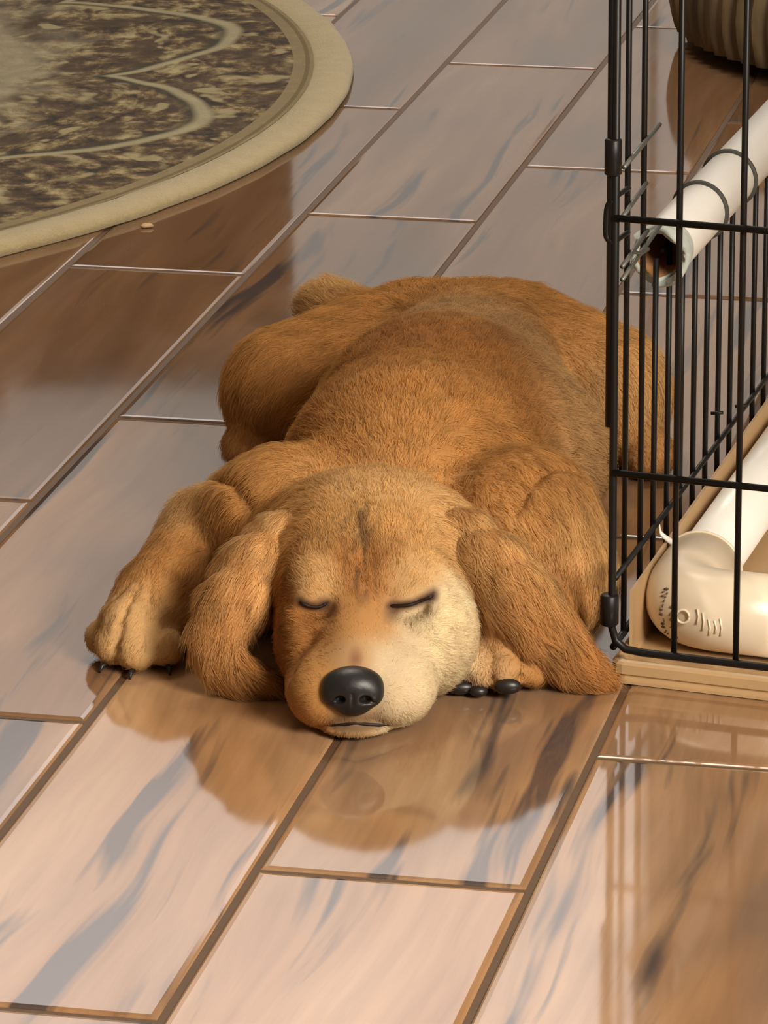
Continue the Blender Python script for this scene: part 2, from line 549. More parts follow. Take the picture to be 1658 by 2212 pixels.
for z0, z1, r in ((.3225, .3450, .0052), (.0375, .0575, .0058)):
    link('hinge_sleeve', sleeve(z0, z1, r), M_WIRE, crate)
loop = smooth_path([pt(C0, DF, -.001, .3065), pt(C0, DF, -.0045, .303), pt(C0, DF, -.0055, .294), pt(C0, DF, -.0052, .284), pt(C0, DF, -.001, .2805)], 5)
wire('hinge_loop', loop, .0022)
for z in (.309, .2815):
    wire('hinge_loop', smooth_path([pt(C0, DS, 0, z), pt(C0, DS, .018, z + .001, -.003), pt(C0, DS, .028, z - .002, -.001), pt(C0, DS, .030, z - .006)], 5), .0016, 6)
# grey latch rods on the side
for a, b in (((.006, .326), (.100, .331)), ((.004, .296), (.066, .302)), ((.004, .265), (.070, .271)), ((.004, .257), (.112, .2665))):
    wire('latch_rod', [pt(C0, DS, a[0], a[1], -.0035), pt(C0, DS, b[0], b[1], -.0035)], .0015, 8, M_ZINC)
wire('latch_rod', smooth_path([pt(C0, DS, .03, .268, -.003), pt(C0, DS, .05, .262, -.004), pt(C0, DS, .075, .258, -.003)], 5), .0013, 6, M_ZINC)

# tan tray on the crate floor
C1 = C0 + Vector((.0015, .0015, 0))
tb = bmesh.new()
def quadstrip(path_a, path_b):
    va = [tb.verts.new(p) for p in path_a]; vb = [tb.verts.new(p) for p in path_b]
    for i in range(len(va) - 1):
        tb.faces.new((va[i], va[i + 1], vb[i + 1], vb[i]))
tl, tw = LS - .01, LF - .01
def ringpts(ins, z, front_z=None):
    P_ = []
    crn = [(ins, ins, (-1, -1)), (tw - ins, ins, (1, -1)), (tw - ins, tl - ins, (1, 1)), (ins, tl - ins, (-1, 1))]
    rr = .008
    for x, y, (sx, sy) in crn:
        cx, cy = x - sx * rr, y - sy * rr
        a0 = math.atan2(sy, sx)
        for q in (-45, -15, 15, 45):
            a = a0 + math.radians(q)
            P_.append((cx + rr * math.cos(a) * 1.0, cy + rr * math.sin(a)))
    P_.append(P_[0])
    out = []
    for x, y in P_:
        zz = z
        if z > .02:
            t = min(1, max(0, (y - .02) / .05)); zz = .0145 + (z - .0145) * t
        q = C1 + DF * x + DS * y
        out.append(Vector((q.x, q.y, zz)))
    return out
seq = [(-.0035, .0004), (-.0035, .0022), (-.0010, .0028), (-.0005, .0050), (-.0022, .0062), (-.0022, .0120), (-.0010, .0138), (.0012, .0145), (.0035, .0138), (.0045, .0110), (.0055, .0060)]
rings_ = [ringpts(i_, z_) for i_, z_ in seq]
for a_, b_ in zip(rings_, rings_[1:]):
    quadstrip(a_, b_)
tb.faces.new([tb.verts.new(p) for p in rings_[-1][:-1]])
bmesh.ops.remove_doubles(tb, verts=tb.verts[:], dist=.00005)
bmesh.ops.recalc_face_normals(tb, faces=tb.faces[:])
link('tray', bm_mesh(tb), M_TRAY, crate)
# upturned side lip of the tray along the low panel
lip = bmesh.new()
p0, p1 = pt(C0, DS, .03, .006, -.004), pt(C0, DS, LS - .02, .006, -.004)
q = [(p0, .004), (p1, .004), (p1, .0585), (p0, .050)]
v8 = [lip.verts.new((p.x + dx, p.y, z)) for dx in (0, .002) for p, z in q]
for f_ in ((0, 1, 2, 3), (7, 6, 5, 4), (0, 4, 5, 1), (1, 5, 6, 2), (2, 6, 7, 3), (3, 7, 4, 0)):
    lip.faces.new([v8[i] for i in f_])
link('tray_lip', bm_mesh(lip), M_TRAY, crate)

# ------------------------------------------------------------------ pipe along the top of the low side panel
def chew(i, n):
    a = 2 * math.pi * i / n
    return .004 * math.sin(2 * a + .6) + .0025 * math.sin(5 * a) + random.uniform(-.001, .001)


pipe = empty('plastic_pipe', (0, 0, 0))
tag(pipe, 'white plastic pipe with a chewed end fixed along the low side panel top', 'pipe')


def hollow_pipe(base, d, s0, s1, z, ro, ri, n=36, ragged=True):
    up = Vector((0, 0, 1)); sd = Vector((-d.y, d.x, 0))
    vs, fs = [], []
    rows = []
    for r, ss in ((ri, s0 + .09), (ri, s0), (ro, s0), (ro, s0 + .02), (ro, s1)):
        row = []
        for i in range(n):
            a = 2 * math.pi * i / n
            s = ss + (chew(i, n) if (ragged and abs(ss - s0) < 1e-6) else 0)
            q = base + d * s + sd * (r * math.cos(a)) + up * (z + r * math.sin(a))
            row.append(len(vs)); vs.append(q)
        rows.append(row)
    for a, b in zip(rows, rows[1:]):
        for i in range(n):
            j = (i + 1) % n
            fs.append((a[i], a[j], b[j], b[i]))
    fs.append(tuple(rows[-1])); fs.append(tuple(rows[0][::-1]))
    me = mesh_from(vs, fs, True)
    bm = bmesh.new(); bm.from_mesh(me); bmesh.ops.recalc_face_normals(bm, faces=bm.faces[:]); bm.to_mesh(me); bm.free()
    return me


random.seed(3)
me = hollow_pipe(C0, DS, .118, LS - .01, .243, .0178, .0138)
me.materials.append(M_PVC); me.materials.append(M_PVC_IN); me.materials.append(M_PVC_ROUGH)
n_ = 36
for pi_, p_ in enumerate(me.polygons):
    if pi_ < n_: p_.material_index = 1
    elif pi_ < 3 * n_: p_.material_index = 2
link('pipe_tube', me, None, pipe)
# gnawed flap standing round the open end
random.seed(5)
cv, cf = [], []
nfl = 30
for i in range(nfl + 1):
    a = math.radians(-100 + 235 * i / nfl)
    for q, (r, ds) in enumerate(((.0180, .018), (.0195, .004), (.0204, -.006), (.0182, -.009), (.0150, -.004))):
        s = .118 + ds + (.0035 * math.sin(a * 4 + 1) + random.uniform(-.0012, .0012)) * (1 if q > 0 else 0)
        p = C0 + DS * s + Vector((-DS.y, DS.x, 0)) * (-r * math.cos(a)) + Vector((0, 0, .243 + r * math.sin(a)))
        cv.append(p)
for i in range(nfl):
    for q in range(4):
        cf.append((i * 5 + q, (i + 1) * 5 + q, (i + 1) * 5 + q + 1, i * 5 + q + 1))
o = link('chewed_rim', mesh_from(cv, cf, True), M_PVC_ROUGH, pipe)
tag(o, 'ragged greyish chewed rim at the open end')
for s in (.235, .325):
    ringp = []
    for i in range(29):
        a = 2 * math.pi * i / 28
        ringp.append(C0 + DS * (s + .004 * math.cos(a)) + Vector((-DS.y, DS.x, 0)) * (.0184 * math.cos(a)) + Vector((0, 0, .243 + .0184 * math.sin(a))))
    link('cable_tie', tube_mesh(ringp, .0019, 8, False), plain('dark_tie', (.055, .052, .045), .6, .3), pipe)

# ------------------------------------------------------------------ elbow and lower pipes standing in the tray
frame = empty('pipe_frame', (0, 0, 0))
tag(frame, 'cream plastic pipe elbow with two thick pipes lying in the crate tray', 'pipe frame')
EZ = .0330
RE, RP = .0260, .0202
E0 = C0 + DF * .028 + DS * .060          # bend centre line crosses here
E0.z = EZ
def bend(r_end, la, lb, r):
    pts = [E0 + DF * la]
    rb = .030
    ca = E0 + DF * rb; cb = E0 + DS * rb
    for i in range(0, 11):
        t = i / 10
        pts.append(ca * (1 - t) ** 2 + E0 * 2 * t * (1 - t) + cb * t ** 2)
    pts.append(E0 + DS * lb)
    return pts
path = bend(0, .078, .072, RE)
rad = [RE * 1.0] + [RE] * 11 + [RE]
o = link('elbow', tube_mesh(path, rad, 40, True), M_FIT, frame)
for d, l in ((DF, .078), (DS, .072)):      # rolled lip at each socket mouth
    ring = []
    sd = Vector((-d.y, d.x, 0))
    for i in range(33):
        a = 2 * math.pi * i / 32
        ring.append(E0 + d * (l - .0015) + sd * (RE * math.cos(a)) + Vector((0, 0, RE * math.sin(a))))
    link('socket_lip', tube_mesh(ring, .0012, 6, False), M_FIT, frame)
link('pipe_tube', tube_mesh([E0 + DS * .05, E0 + DS * .3, E0 + DS * .66], RP, 36), M_PVC, frame)
link('pipe_tube', tube_mesh([E0 + DF * .05, E0 + DF * .2, E0 + DF * .34], RP, 36), M_PVC, frame)
# shred of gnawed plastic at the socket mouth
sh = E0 + DS * .066 + Vector((-DS.y, DS.x, 0)) * .017 + Vector((0, 0, .018))
o = link('plastic_shred', tube_mesh(smooth_path([sh, sh + Vector((-.004, .003, .002)), sh + Vector((-.0085, .004, .006)), sh + Vector((-.0095, .003, .012))], 4),
        [.0032, .0032, .003, .003, .0028, .0026, .0022, .0022, .0018, .0014, .0010, .0008, .0005], 7, True, .5), M_PVC, frame)
# moulded ring and strokes, and the smudged printed line, on the near face of the elbow
nF = Vector((DF.y, -DF.x, 0))             # outward normal of the near face
def on_elbow(s, ang, r=RE):
    """point on the near leg: s along the panel, ang above the horizontal on the near face"""
    return E0 + DF * s + nF * (r * math.cos(ang)) + Vector((0, 0, r * math.sin(ang)))
def patch_tube(name, sa, r, mat):
    return link(name, tube_mesh([on_elbow(s, a) for s, a in sa], r, 6), mat, frame)
ca, cs = .10, .0115
patch_tube('moulded_ring', [(cs + .0042 * math.cos(2 * math.pi * i / 24), ca + .0042 / RE * math.sin(2 * math.pi * i / 24)) for i in range(25)], .0009, M_FIT)
for ds, a0, a1 in ((.009, .22, -.15), (.0125, .15, -.30), (.0165, .0, -.42), (.0205, -.02, -.35), (.0240, .05, -.40)):
    patch_tube('moulded_stroke', [(cs + ds, ca + a0), (cs + ds + .0012, ca + (a0 + a1) / 2), (cs + ds + .0002, ca + a1)], .0006, M_FIT)
def on_bend(t, ang, r):
    ca_, cb_ = E0 + DF * .030, E0 + DS * .030
    p = ca_ * (1 - t) ** 2 + E0 * 2 * t * (1 - t) + cb_ * t ** 2
    n = (nF * (1 - t) - DF * t).normalized()
    return p + n * (r * math.cos(ang)) + Vector((0, 0, r * math.sin(ang)))


random.seed(11)
for t0, dk in ((.40, 1), (.30, 0)):        # two columns of worn, unreadable printing
    a = .62 if dk else .35
    while a > -.62:
        h_ = random.uniform(.035, .08)
        for w_ in range(2 if random.random() < .6 else 1):
            b0 = t0 + (.028 if w_ else 0) + random.uniform(-.006, .006)
            seg = [on_bend(b0 + random.uniform(0, .03) * q / 2, a - h_ * q / 2, RE + .00002) for q in range(3)]
            link('worn_print', tube_mesh(seg, .00062 if dk else .0004, 5), M_INK, frame)
        a -= h_ + .05
    if not dk: break

# ------------------------------------------------------------------ the sleeping puppy
# One continuous body: a smooth blend of ellipsoids and tapered limbs sampled on a grid (cm) and meshed.
class Field:
    def __init__(self, lo, hi, h):
        self.lo = np.array(lo, np.float32); self.h = h
        self.n = np.ceil((np.array(hi) - np.array(lo)) / h).astype(int) + 1
        self.D = np.full(tuple(self.n), 5.0, np.float32)

    def slab(self, blo, bhi):
        i0 = np.clip(np.floor((np.array(blo) - self.lo) / self.h).astype(int), 0, self.n - 1)
        i1 = np.clip(np.ceil((np.array(bhi) - self.lo) / self.h).astype(int) + 1, 1, self.n)
        sl = tuple(slice(a, b) for a, b in zip(i0, i1))
        ax = [self.lo[q] + self.h * np.arange(i0[q], i1[q], dtype=np.float32) for q in range(3)]
        return sl, ax[0][:, None, None], ax[1][None, :, None], ax[2][None, None, :]

    def put(self, fn, blo, bhi, k, sub=False):
        m = 2.2 * k + .6
        sl, x, y, z = self.slab(np.array(blo) - m, np.array(bhi) + m)
        d = fn(x, y, z)
        a = self.D[sl]
        if sub:
            d = -d
            hh = np.clip(.5 - .5 * (a - d) / k, 0, 1)
            self.D[sl] = a * (1 - hh) + d * hh + k * hh * (1 - hh)
        else:
            hh = np.clip(.5 + .5 * (a - d) / k, 0, 1)
            self.D[sl] = a * (1 - hh) + d * hh - k * hh * (1 - hh)

    def cap(self, a, b, ra, rb, k, sub=False, sq=(1, 1, 1)):
        a = np.array(a, np.float32); b = np.array(b, np.float32); s = np.array(sq, np.float32)
        ba = (b - a) / s; L = float(ba @ ba) + 1e-9

        def fn(x, y, z):
            px, py, pz = (x - a[0]) / s[0], (y - a[1]) / s[1], (z - a[2]) / s[2]
            t = np.clip((px * ba[0] + py * ba[1] + pz * ba[2]) / L, 0, 1)
            d = np.sqrt((px - ba[0] * t) ** 2 + (py - ba[1] * t) ** 2 + (pz - ba[2] * t) ** 2)
            return (d - (ra + (rb - ra) * t)) * min(sq)
        r = max(ra, rb)
        self.put(fn, np.minimum(a, b) - r * s, np.maximum(a, b) + r * s, k, sub)

    def ell(self, c, r, k, sub=False, rz=0.0, rx=0.0, ry=0.0):
        c = np.array(c, np.float32); r = np.array(r, np.float32)
        Rm = np.array((Matrix.Rotation(math.radians(rz), 3, 'Z') @ Matrix.Rotation(math.radians(ry), 3, 'Y') @ Matrix.Rotation(math.radians(rx), 3, 'X')).transposed(), np.float32)

        def fn(x, y, z):
            X, Y, Z = x - c[0], y - c[1], z - c[2]
            u = (Rm[0, 0] * X + Rm[0, 1] * Y + Rm[0, 2] * Z) / r[0]
            v = (Rm[1, 0] * X + Rm[1, 1] * Y + Rm[1, 2] * Z) / r[1]
            w = (Rm[2, 0] * X + Rm[2, 1] * Y + Rm[2, 2] * Z) / r[2]
            k0 = np.sqrt(u * u + v * v + w * w) + 1e-6
            k1 = np.sqrt((u / r[0]) ** 2 + (v / r[1]) ** 2 + (w / r[2]) ** 2) + 1e-6
            return k0 * (k0 - 1) / k1
        m = float(max(r)) if (rz or rx or ry) else r
        self.put(fn, c - m, c + m, k, sub)

    def merge(self, o, k):
        """blend another field (same spacing and lattice) into this one"""
        i0 = np.round((o.lo - self.lo) / self.h).astype(int)
        sl = tuple(slice(i, i + n) for i, n in zip(i0, o.n))
        a = self.D[sl]; d = o.D
        hh = np.clip(.5 + .5 * (a - d) / k, 0, 1)
        self.D[sl] = a * (1 - hh) + d * hh - k * hh * (1 - hh)

    def sample(self, P):
        q = (P - self.lo) / self.h
        i = np.clip(np.floor(q).astype(int), 0, self.n - 2); f = q - i
        o = 0
        for dx in (0, 1):
            for dy in (0, 1):
                for dz in (0, 1):
                    w = (f[:, 0] if dx else 1 - f[:, 0]) * (f[:, 1] if dy else 1 - f[:, 1]) * (f[:, 2] if dz else 1 - f[:, 2])
                    o = o + w * self.D[i[:, 0] + dx, i[:, 1] + dy, i[:, 2] + dz]
        return o

    def normal(self, P, e=.25):
        g = np.stack([self.sample(P + np.eye(3)[q] * e) - self.sample(P - np.eye(3)[q] * e) for q in range(3)], 1)
        return g / (np.linalg.norm(g, axis=1, keepdims=True) + 1e-9)

    def ground(self, z0=.06, k=.25):
        z = self.lo[2] + self.h * np.arange(self.n[2], dtype=np.float32)
        d = np.broadcast_to((z0 - z)[None, None, :], self.D.shape)
        hh = np.clip(.5 + .5 * (d - self.D) / k, 0, 1)
        self.D = (self.D * (1 - hh) + d * hh + k * hh * (1 - hh)).astype(np.float32)

    def mesh(self):
        """surface nets"""
        D = self.D; s = D < 0
        nx, ny, nz = (self.n - 1)
        c = [D[dx:dx + nx, dy:dy + ny, dz:dz + nz] for dx in (0, 1) for dy in (0, 1) for dz in (0, 1)]
        cnt = sum((q < 0).astype(np.int8) for q in c)
        act = (cnt > 0) & (cnt < 8)
        idx = np.full(act.shape, -1, np.int64)
        ii = np.argwhere(act)
        idx[act] = np.arange(len(ii))
        cv = np.stack([q[act] for q in c], 1)
        corner = np.array([(dx, dy, dz) for dx in (0, 1) for dy in (0, 1) for dz in (0, 1)], np.float32)
        acc = np.zeros((len(ii), 3), np.float32); num = np.zeros(len(ii), np.float32)
        for a in range(8):
            for b in range(a + 1, 8):
                if abs(corner[a] - corner[b]).sum() != 1: continue
                va, vb = cv[:, a], cv[:, b]
                m = (va < 0) != (vb < 0)
                t = np.where(m, va / np.where(m, va - vb, 1), 0)[:, None]
                acc += np.where(m[:, None], corner[a] + (corner[b] - corner[a]) * t, 0); num += m
        V = self.lo + self.h * (ii + acc / num[:, None])
        faces = []
        for ax in range(3):
            sl0 = [slice(1, -1)] * 3; sl1 = [slice(1, -1)] * 3
            sl0[ax] = slice(0, -1); sl1[ax] = slice(1, None)
            A, B = s[tuple(sl0)], s[tuple(sl1)]
            for flip, m in ((False, A & ~B), (True, ~A & B)):
                e = np.argwhere(m)
                if not len(e): continue
                base = e.copy()
                o1, o2 = [q for q in range(3) if q != ax]
                base[:, o1] += 1; base[:, o2] += 1      # lattice coordinates of the edge start
                quad = []
                for d1, d2 in ((-1, -1), (0, -1), (0, 0), (-1, 0)):
                    q = base.copy(); q[:, o1] += d1; q[:, o2] += d2
                    quad.append(idx[q[:, 0], q[:, 1], q[:, 2]])
                quad = np.stack(quad, 1)
                if flip != (ax == 1): quad = quad[:, ::-1]
                faces.append(quad)
        F = np.concatenate(faces)
        return V, F[(F >= 0).all(1)]


def field_mesh(V, F, name):
    me = bpy.data.meshes.new(name)
    me.vertices.add(len(V)); me.vertices.foreach_set('co', (V * .01).astype(np.float32).ravel())
    me.loops.add(F.size); me.loops.foreach_set('vertex_index', F.astype(np.int32).ravel())
    me.polygons.add(len(F)); me.polygons.foreach_set('loop_start', np.arange(0, F.size, 4, dtype=np.int32))
    me.polygons.foreach_set('use_smooth', np.ones(len(F), bool))
    me.update(calc_edges=True); me.validate()
    return me


VOX = .22
LO = (-22.0, 247.0, -1.0)
HI = (24.0, 345.0, 18.0)
def sub_field(lo, hi):
    lo = np.array(LO) + VOX * np.floor((np.array(lo) - np.array(LO)) / VOX)
    return Field(lo, np.minimum(np.array(hi), np.array(HI) - VOX), VOX)

def field_top(fld, x, y):
    """height of the upper surface of a field at (x, y)"""
    i, j = int(round((x - fld.lo[0]) / fld.h)), int(round((y - fld.lo[1]) / fld.h))
    c = np.where(fld.D[i, j] < 0)[0]
    return float(fld.lo[2] + fld.h * (c.max() if len(c) else 0))


body = Field(LO, HI, VOX)
# torso
body.ell((-0.1, 270.5, 4.4), (6.6, 6, 4.6), 2.0)
body.cap((0.9, 273.6, 5.6), (1.8, 279.0, 7.0), 5.6, 7.9, 2.0)
body.cap((1.8, 279, 7.0), (3.4, 290, 6.6), 7.9, 8.2, 2.5)
body.ell((5.0, 293, 4.9), (10.6, 11.5, 6.4), 2.0)
body.cap((4.2, 291, 6.6), (6.4, 309, 5.4), 7.9, 6.7, 2.5)
body.ell((6.5, 312, 4.8), (7.6, 8, 6.6), 2.5)
# tail
t_ = sub_field((-12, 310, -1), (14, 344.5, 12))
t_.cap((5.5, 320, 4.2), (0, 330, 3.0), 2.4, 2.5, 1.0)
t_.cap((0, 330, 3.0), (-4.2, 338, 2.6), 2.5, 2.4, 1.0)
body.merge(t_, 1.5)
# hind legs
for side in (0, 1):
    g = sub_field((-22, 293, -1), (24, 328, 16))
    if side == 0:
        g.cap((2.5, 313, 5.6), (-6.6, 309.5, 4.4), 6.0, 4.9, 1.5)
        g.cap((-7.2, 308.5, 2.6), (-9.6, 306.8, 1.5), 2.6, 1.7, 1.0)
        g.ell((-9.6, 306.0, 1.1), (1.7, 2.3, 1.2), .7)
    else:
        g.cap((9.5, 312, 5.6), (15.6, 308.5, 4.5), 6.0, 5.0, 1.5)
        g.cap((15.8, 307, 2.6), (18.6, 304.5, 1.6), 2.8, 1.8, 1.0)
        g.ell((18.8, 303.2, 1.2), (1.8, 2.6, 1.3), .7)
    body.merge(g, 1.0)
# fore leg stretched out to the side, with its paw and toes
g = sub_field((-22, 256, -1), (2, 288, 16))
g.ell((-6.2, 273.0, 5.4), (5.4, 5.6, 5.8), 1.5)
g.cap((-6.4, 272.6, 6.2), (-10.6, 275.0, 4.4), 5.0, 4.0, 1.5)
body.merge(g, 1.6)
g = sub_field((-22, 256, -1), (2, 288, 16))
g.cap((-10.8, 274.6, 4.2), (-14.0, 268.2, 3.0), 3.9, 2.9, 1.0)
g.cap((-14.0, 268.2, 2.9), (-15.7, 265.6, 2.0), 2.9, 2.45, 1.0)
TOES_L = [(-18.0, 266.0, 1.25, 1.25), (-17.1, 264.3, 1.35, 1.42), (-15.6, 263.3, 1.35, 1.45), (-13.7, 263.9, 1.3, 1.35)]
for x, y, z, r in TOES_L:
    vx, vy = x + 14.6, y - 267.5
    l = math.hypot(vx, vy); vx /= l; vy /= l
    g.cap((x - vx * 3.0, y - vy * 3.0, z + 1.0), (x - vx * .3, y - vy * .3, z + .1), r * .80, r * .93, .25)
for (x0, y0, *_), (x1, y1, *_) in zip(TOES_L, TOES_L[1:]):      # clefts between the toes
    mx, my = (x0 + x1) / 2, (y0 + y1) / 2
    vx, vy = mx + 14.6, my - 267.5; l = math.hypot(vx, vy); vx /= l; vy /= l
    pp = [(mx + vx * q, my + vy * q) for q in (-2.4, -1.4, -.5, .3, .9)]
    pp = [(a, b, field_top(g, a, b) - .02) for a, b in pp]
    for q, (a, b) in enumerate(zip(pp, pp[1:])):
        g.cap(a, b, .04 + .05 * q, .09 + .05 * q, .3, sub=True)
body.merge(g, .8)
# the other fore leg, folded under the ear
g = sub_field((0, 252, -1), (20, 285, 16))
g.ell((8.6, 271.5, 5.8), (5.2, 5.6, 5.8), 1.5)
g.cap((8.6, 271.4, 6.4), (10.9, 269.0, 4.2), 4.9, 3.8, 1.5)
body.merge(g, 1.6)
g = sub_field((0, 252, -1), (20, 285, 16))
g.cap((10.6, 268.6, 3.6), (9.2, 263.6, 2.8), 3.4, 2.7, 1.0)
g.cap((9.2, 263.6, 2.6), (7.4, 261.2, 2.2), 2.6, 2.2, 1.0)
TOES_R = [(4.7, 259.7, 1.25, 1.05), (5.9, 259.2, 1.5, 1.2), (7.4, 258.9, 1.45, 1.3), (9.0, 259.6, 1.3, 1.2)]
for x, y, z, r in TOES_R:
    vx, vy = x - 7.4, y - 262.5
    l = math.hypot(vx, vy); vx /= l; vy /= l
    g.cap((x - vx * 1.6, y - vy * 1.6, z + .55), (x, y, z), r * .95, r * .9, .3)
for (x0, y0, *_), (x1, y1, *_) in zip(TOES_R, TOES_R[1:]):
    mx, my = (x0 + x1) / 2, (y0 + y1) / 2
    g.cap((mx, my + .9, 2.9), (mx, my - 1.5, .8), .14, .22, .25, sub=True)
body.merge(g, .6)
# head
hd = sub_field((-12, 247.4, -1), (12, 274, 16))
hd.ell((-0.9, 265.8, 6.5), (7.2, 6.3, 5.8), 1.5)
hd.cap((-4.6, 265.2, 7.6), (-8.0, 263.2, 6.9), 2.1, 1.5, 1.6)
hd.cap((3.6, 265.0, 7.6), (7.3, 262.6, 6.9), 2.1, 1.6, 1.6)
hd.ell((-1.1, 262.2, 6.3), (5.7, 4.5, 4.7), 1.5)
hd.ell((-3.8, 259.6, 7.8), (2.0, 1.7, 1.5), 1.0)
hd.ell((1.5, 259.6, 7.9), (2.0, 1.7, 1.5), 1.0)
hd.cap((-1.2, 257.8, 8.4), (-1.1, 259.3, 10.3), .25, .3, .9, sub=True)
hd.ell((2.7, 258.9, 4.2), (3.0, 4.0, 3.7), 1.5)
hd.ell((-4.2, 259.0, 4.0), (2.45, 4.0, 3.5), 1.5)
hd.cap((-1.3, 259.0, 5.5), (-1.9, 253.0, 3.95), 2.8, 1.75, 1.2)
hd.ell((-3.75, 254.0, 2.45), (2.3, 3.4, 2.4), 1.2)
hd.ell((0.45, 254.1, 2.55), (2.7, 3.6, 2.5), 1.2)
hd.ell((-1.85, 252.0, 2.0), (1.7, 1.3, 1.2), .6)
hd.ell((-1.8, 252.6, .7), (2.3, 2.0, .8), .25)
hd.ell((-1.0, 260.5, 2.6), (5.0, 6.0, 3.0), 1.5)
hd.cap((-4.7, 255.3, 5.2), (-5.9, 253.7, 3.6), .1, .1, 1.5, sub=True)
hd.cap((-1.9, 250.3, 2.4), (-1.85, 250.3, 1.2), .10, .12, .25, sub=True)          # philtrum
for pts in (((-1.85, 250.5, 1.15), (-3.3, 251.1, .85), (-5.0, 252.6, .6)), ((-1.85, 250.5, 1.15), (-.2, 251.0, .85), (1.7, 252.4, .6))):
    for a, b in zip(pts, pts[1:]):
        hd.cap(a, b, .2, .2, .15, sub=True)                                       # lip line
hd.ell((-4.35, 256.2, 6.55), (1.25, 1.3, .75), .7, sub=True)
hd.ell((1.35, 256.1, 6.6), (1.35, 1.3, .75), .7, sub=True)
hd.ell((-4.35, 257.6, 6.75), (1.15, .9, .75), .5)                                  # closed lids
hd.ell((1.4, 257.5, 6.8), (1.2, .9, .75), .5)
body.merge(hd, .55)
def top_z(x, y):
    return field_top(body, x, y)


# folds of skin where the upper arms meet the chest
for crease in (((-11.9, 276.4), (-10.9, 274.2), (-9.9, 272.2), (-9.0, 270.4), (-8.4, 268.8)), ((8.2, 267.0), (9.6, 268.9), (11.0, 270.6), (12.4, 271.8))):
    for (xa, ya), (xb, yb) in zip(crease, crease[1:]):
        body.cap((xa, ya, top_z(xa, ya) + .05), (xb, yb, top_z(xb, yb) + .05), .22, .22, .75, sub=True)
body.ground()

EAR_L = [(-4.9, 265.2, 9.4, 1.1), (-6.5, 263.5, 8.2, 1.75), (-7.9, 261.9, 6.9, 2.05), (-9.3, 260.5, 5.4, 1.7), (-10.3, 259.7, 3.8, 1.15), (-10.1, 259.2, 2.3, .95), (-8.8, 258.8, 1.35, .8), (-7.4, 258.5, 1.1, .5)]
EAR_R = [(3.1, 265.2, 9.5, 1.1), (4.9, 263.4, 8.3, 1.8), (6.6, 261.6, 7.0, 2.2), (8.2, 260.2, 5.5, 2.1), (9.7, 259.5, 3.9, 1.65), (11.1, 259.2, 2.4, 1.2), (12.4, 259.3, 1.2, .75), (12.9, 259.4, .9, .5)]
ears = []
for chain in (EAR_L, EAR_R):
    A = np.array(chain)
    e = Field(A[:, :3].min(0) - 3.4, A[:, :3].max(0) + 3.4, .20)
    for p, q in zip(chain, chain[1:]):
        e.cap(p[:3], q[:3], p[3], q[3], .6, sq=(1, .42, 1))
    e.ground(.08)
    ears.append(e)


# ---- fur: direction, length and colour by place on the body
def noise3(P, scale, seed):
    r = np.random.default_rng(seed)
    o = np.zeros(len(P))
    for _ in range(7):
        d = r.normal(size=3); d /= np.linalg.norm(d)
        o += np.sin((P @ d) * (2 * np.pi / scale) * r.uniform(.6, 1.6) + r.uniform(0, 6.28))
    return o / 2.6


GOLD, DEEP, PALE, CREAM, TAN = (.64, .315, .092), (.48, .205, .052), (.82, .51, .22), (.94, .75, .48), (.62, .38, .17)
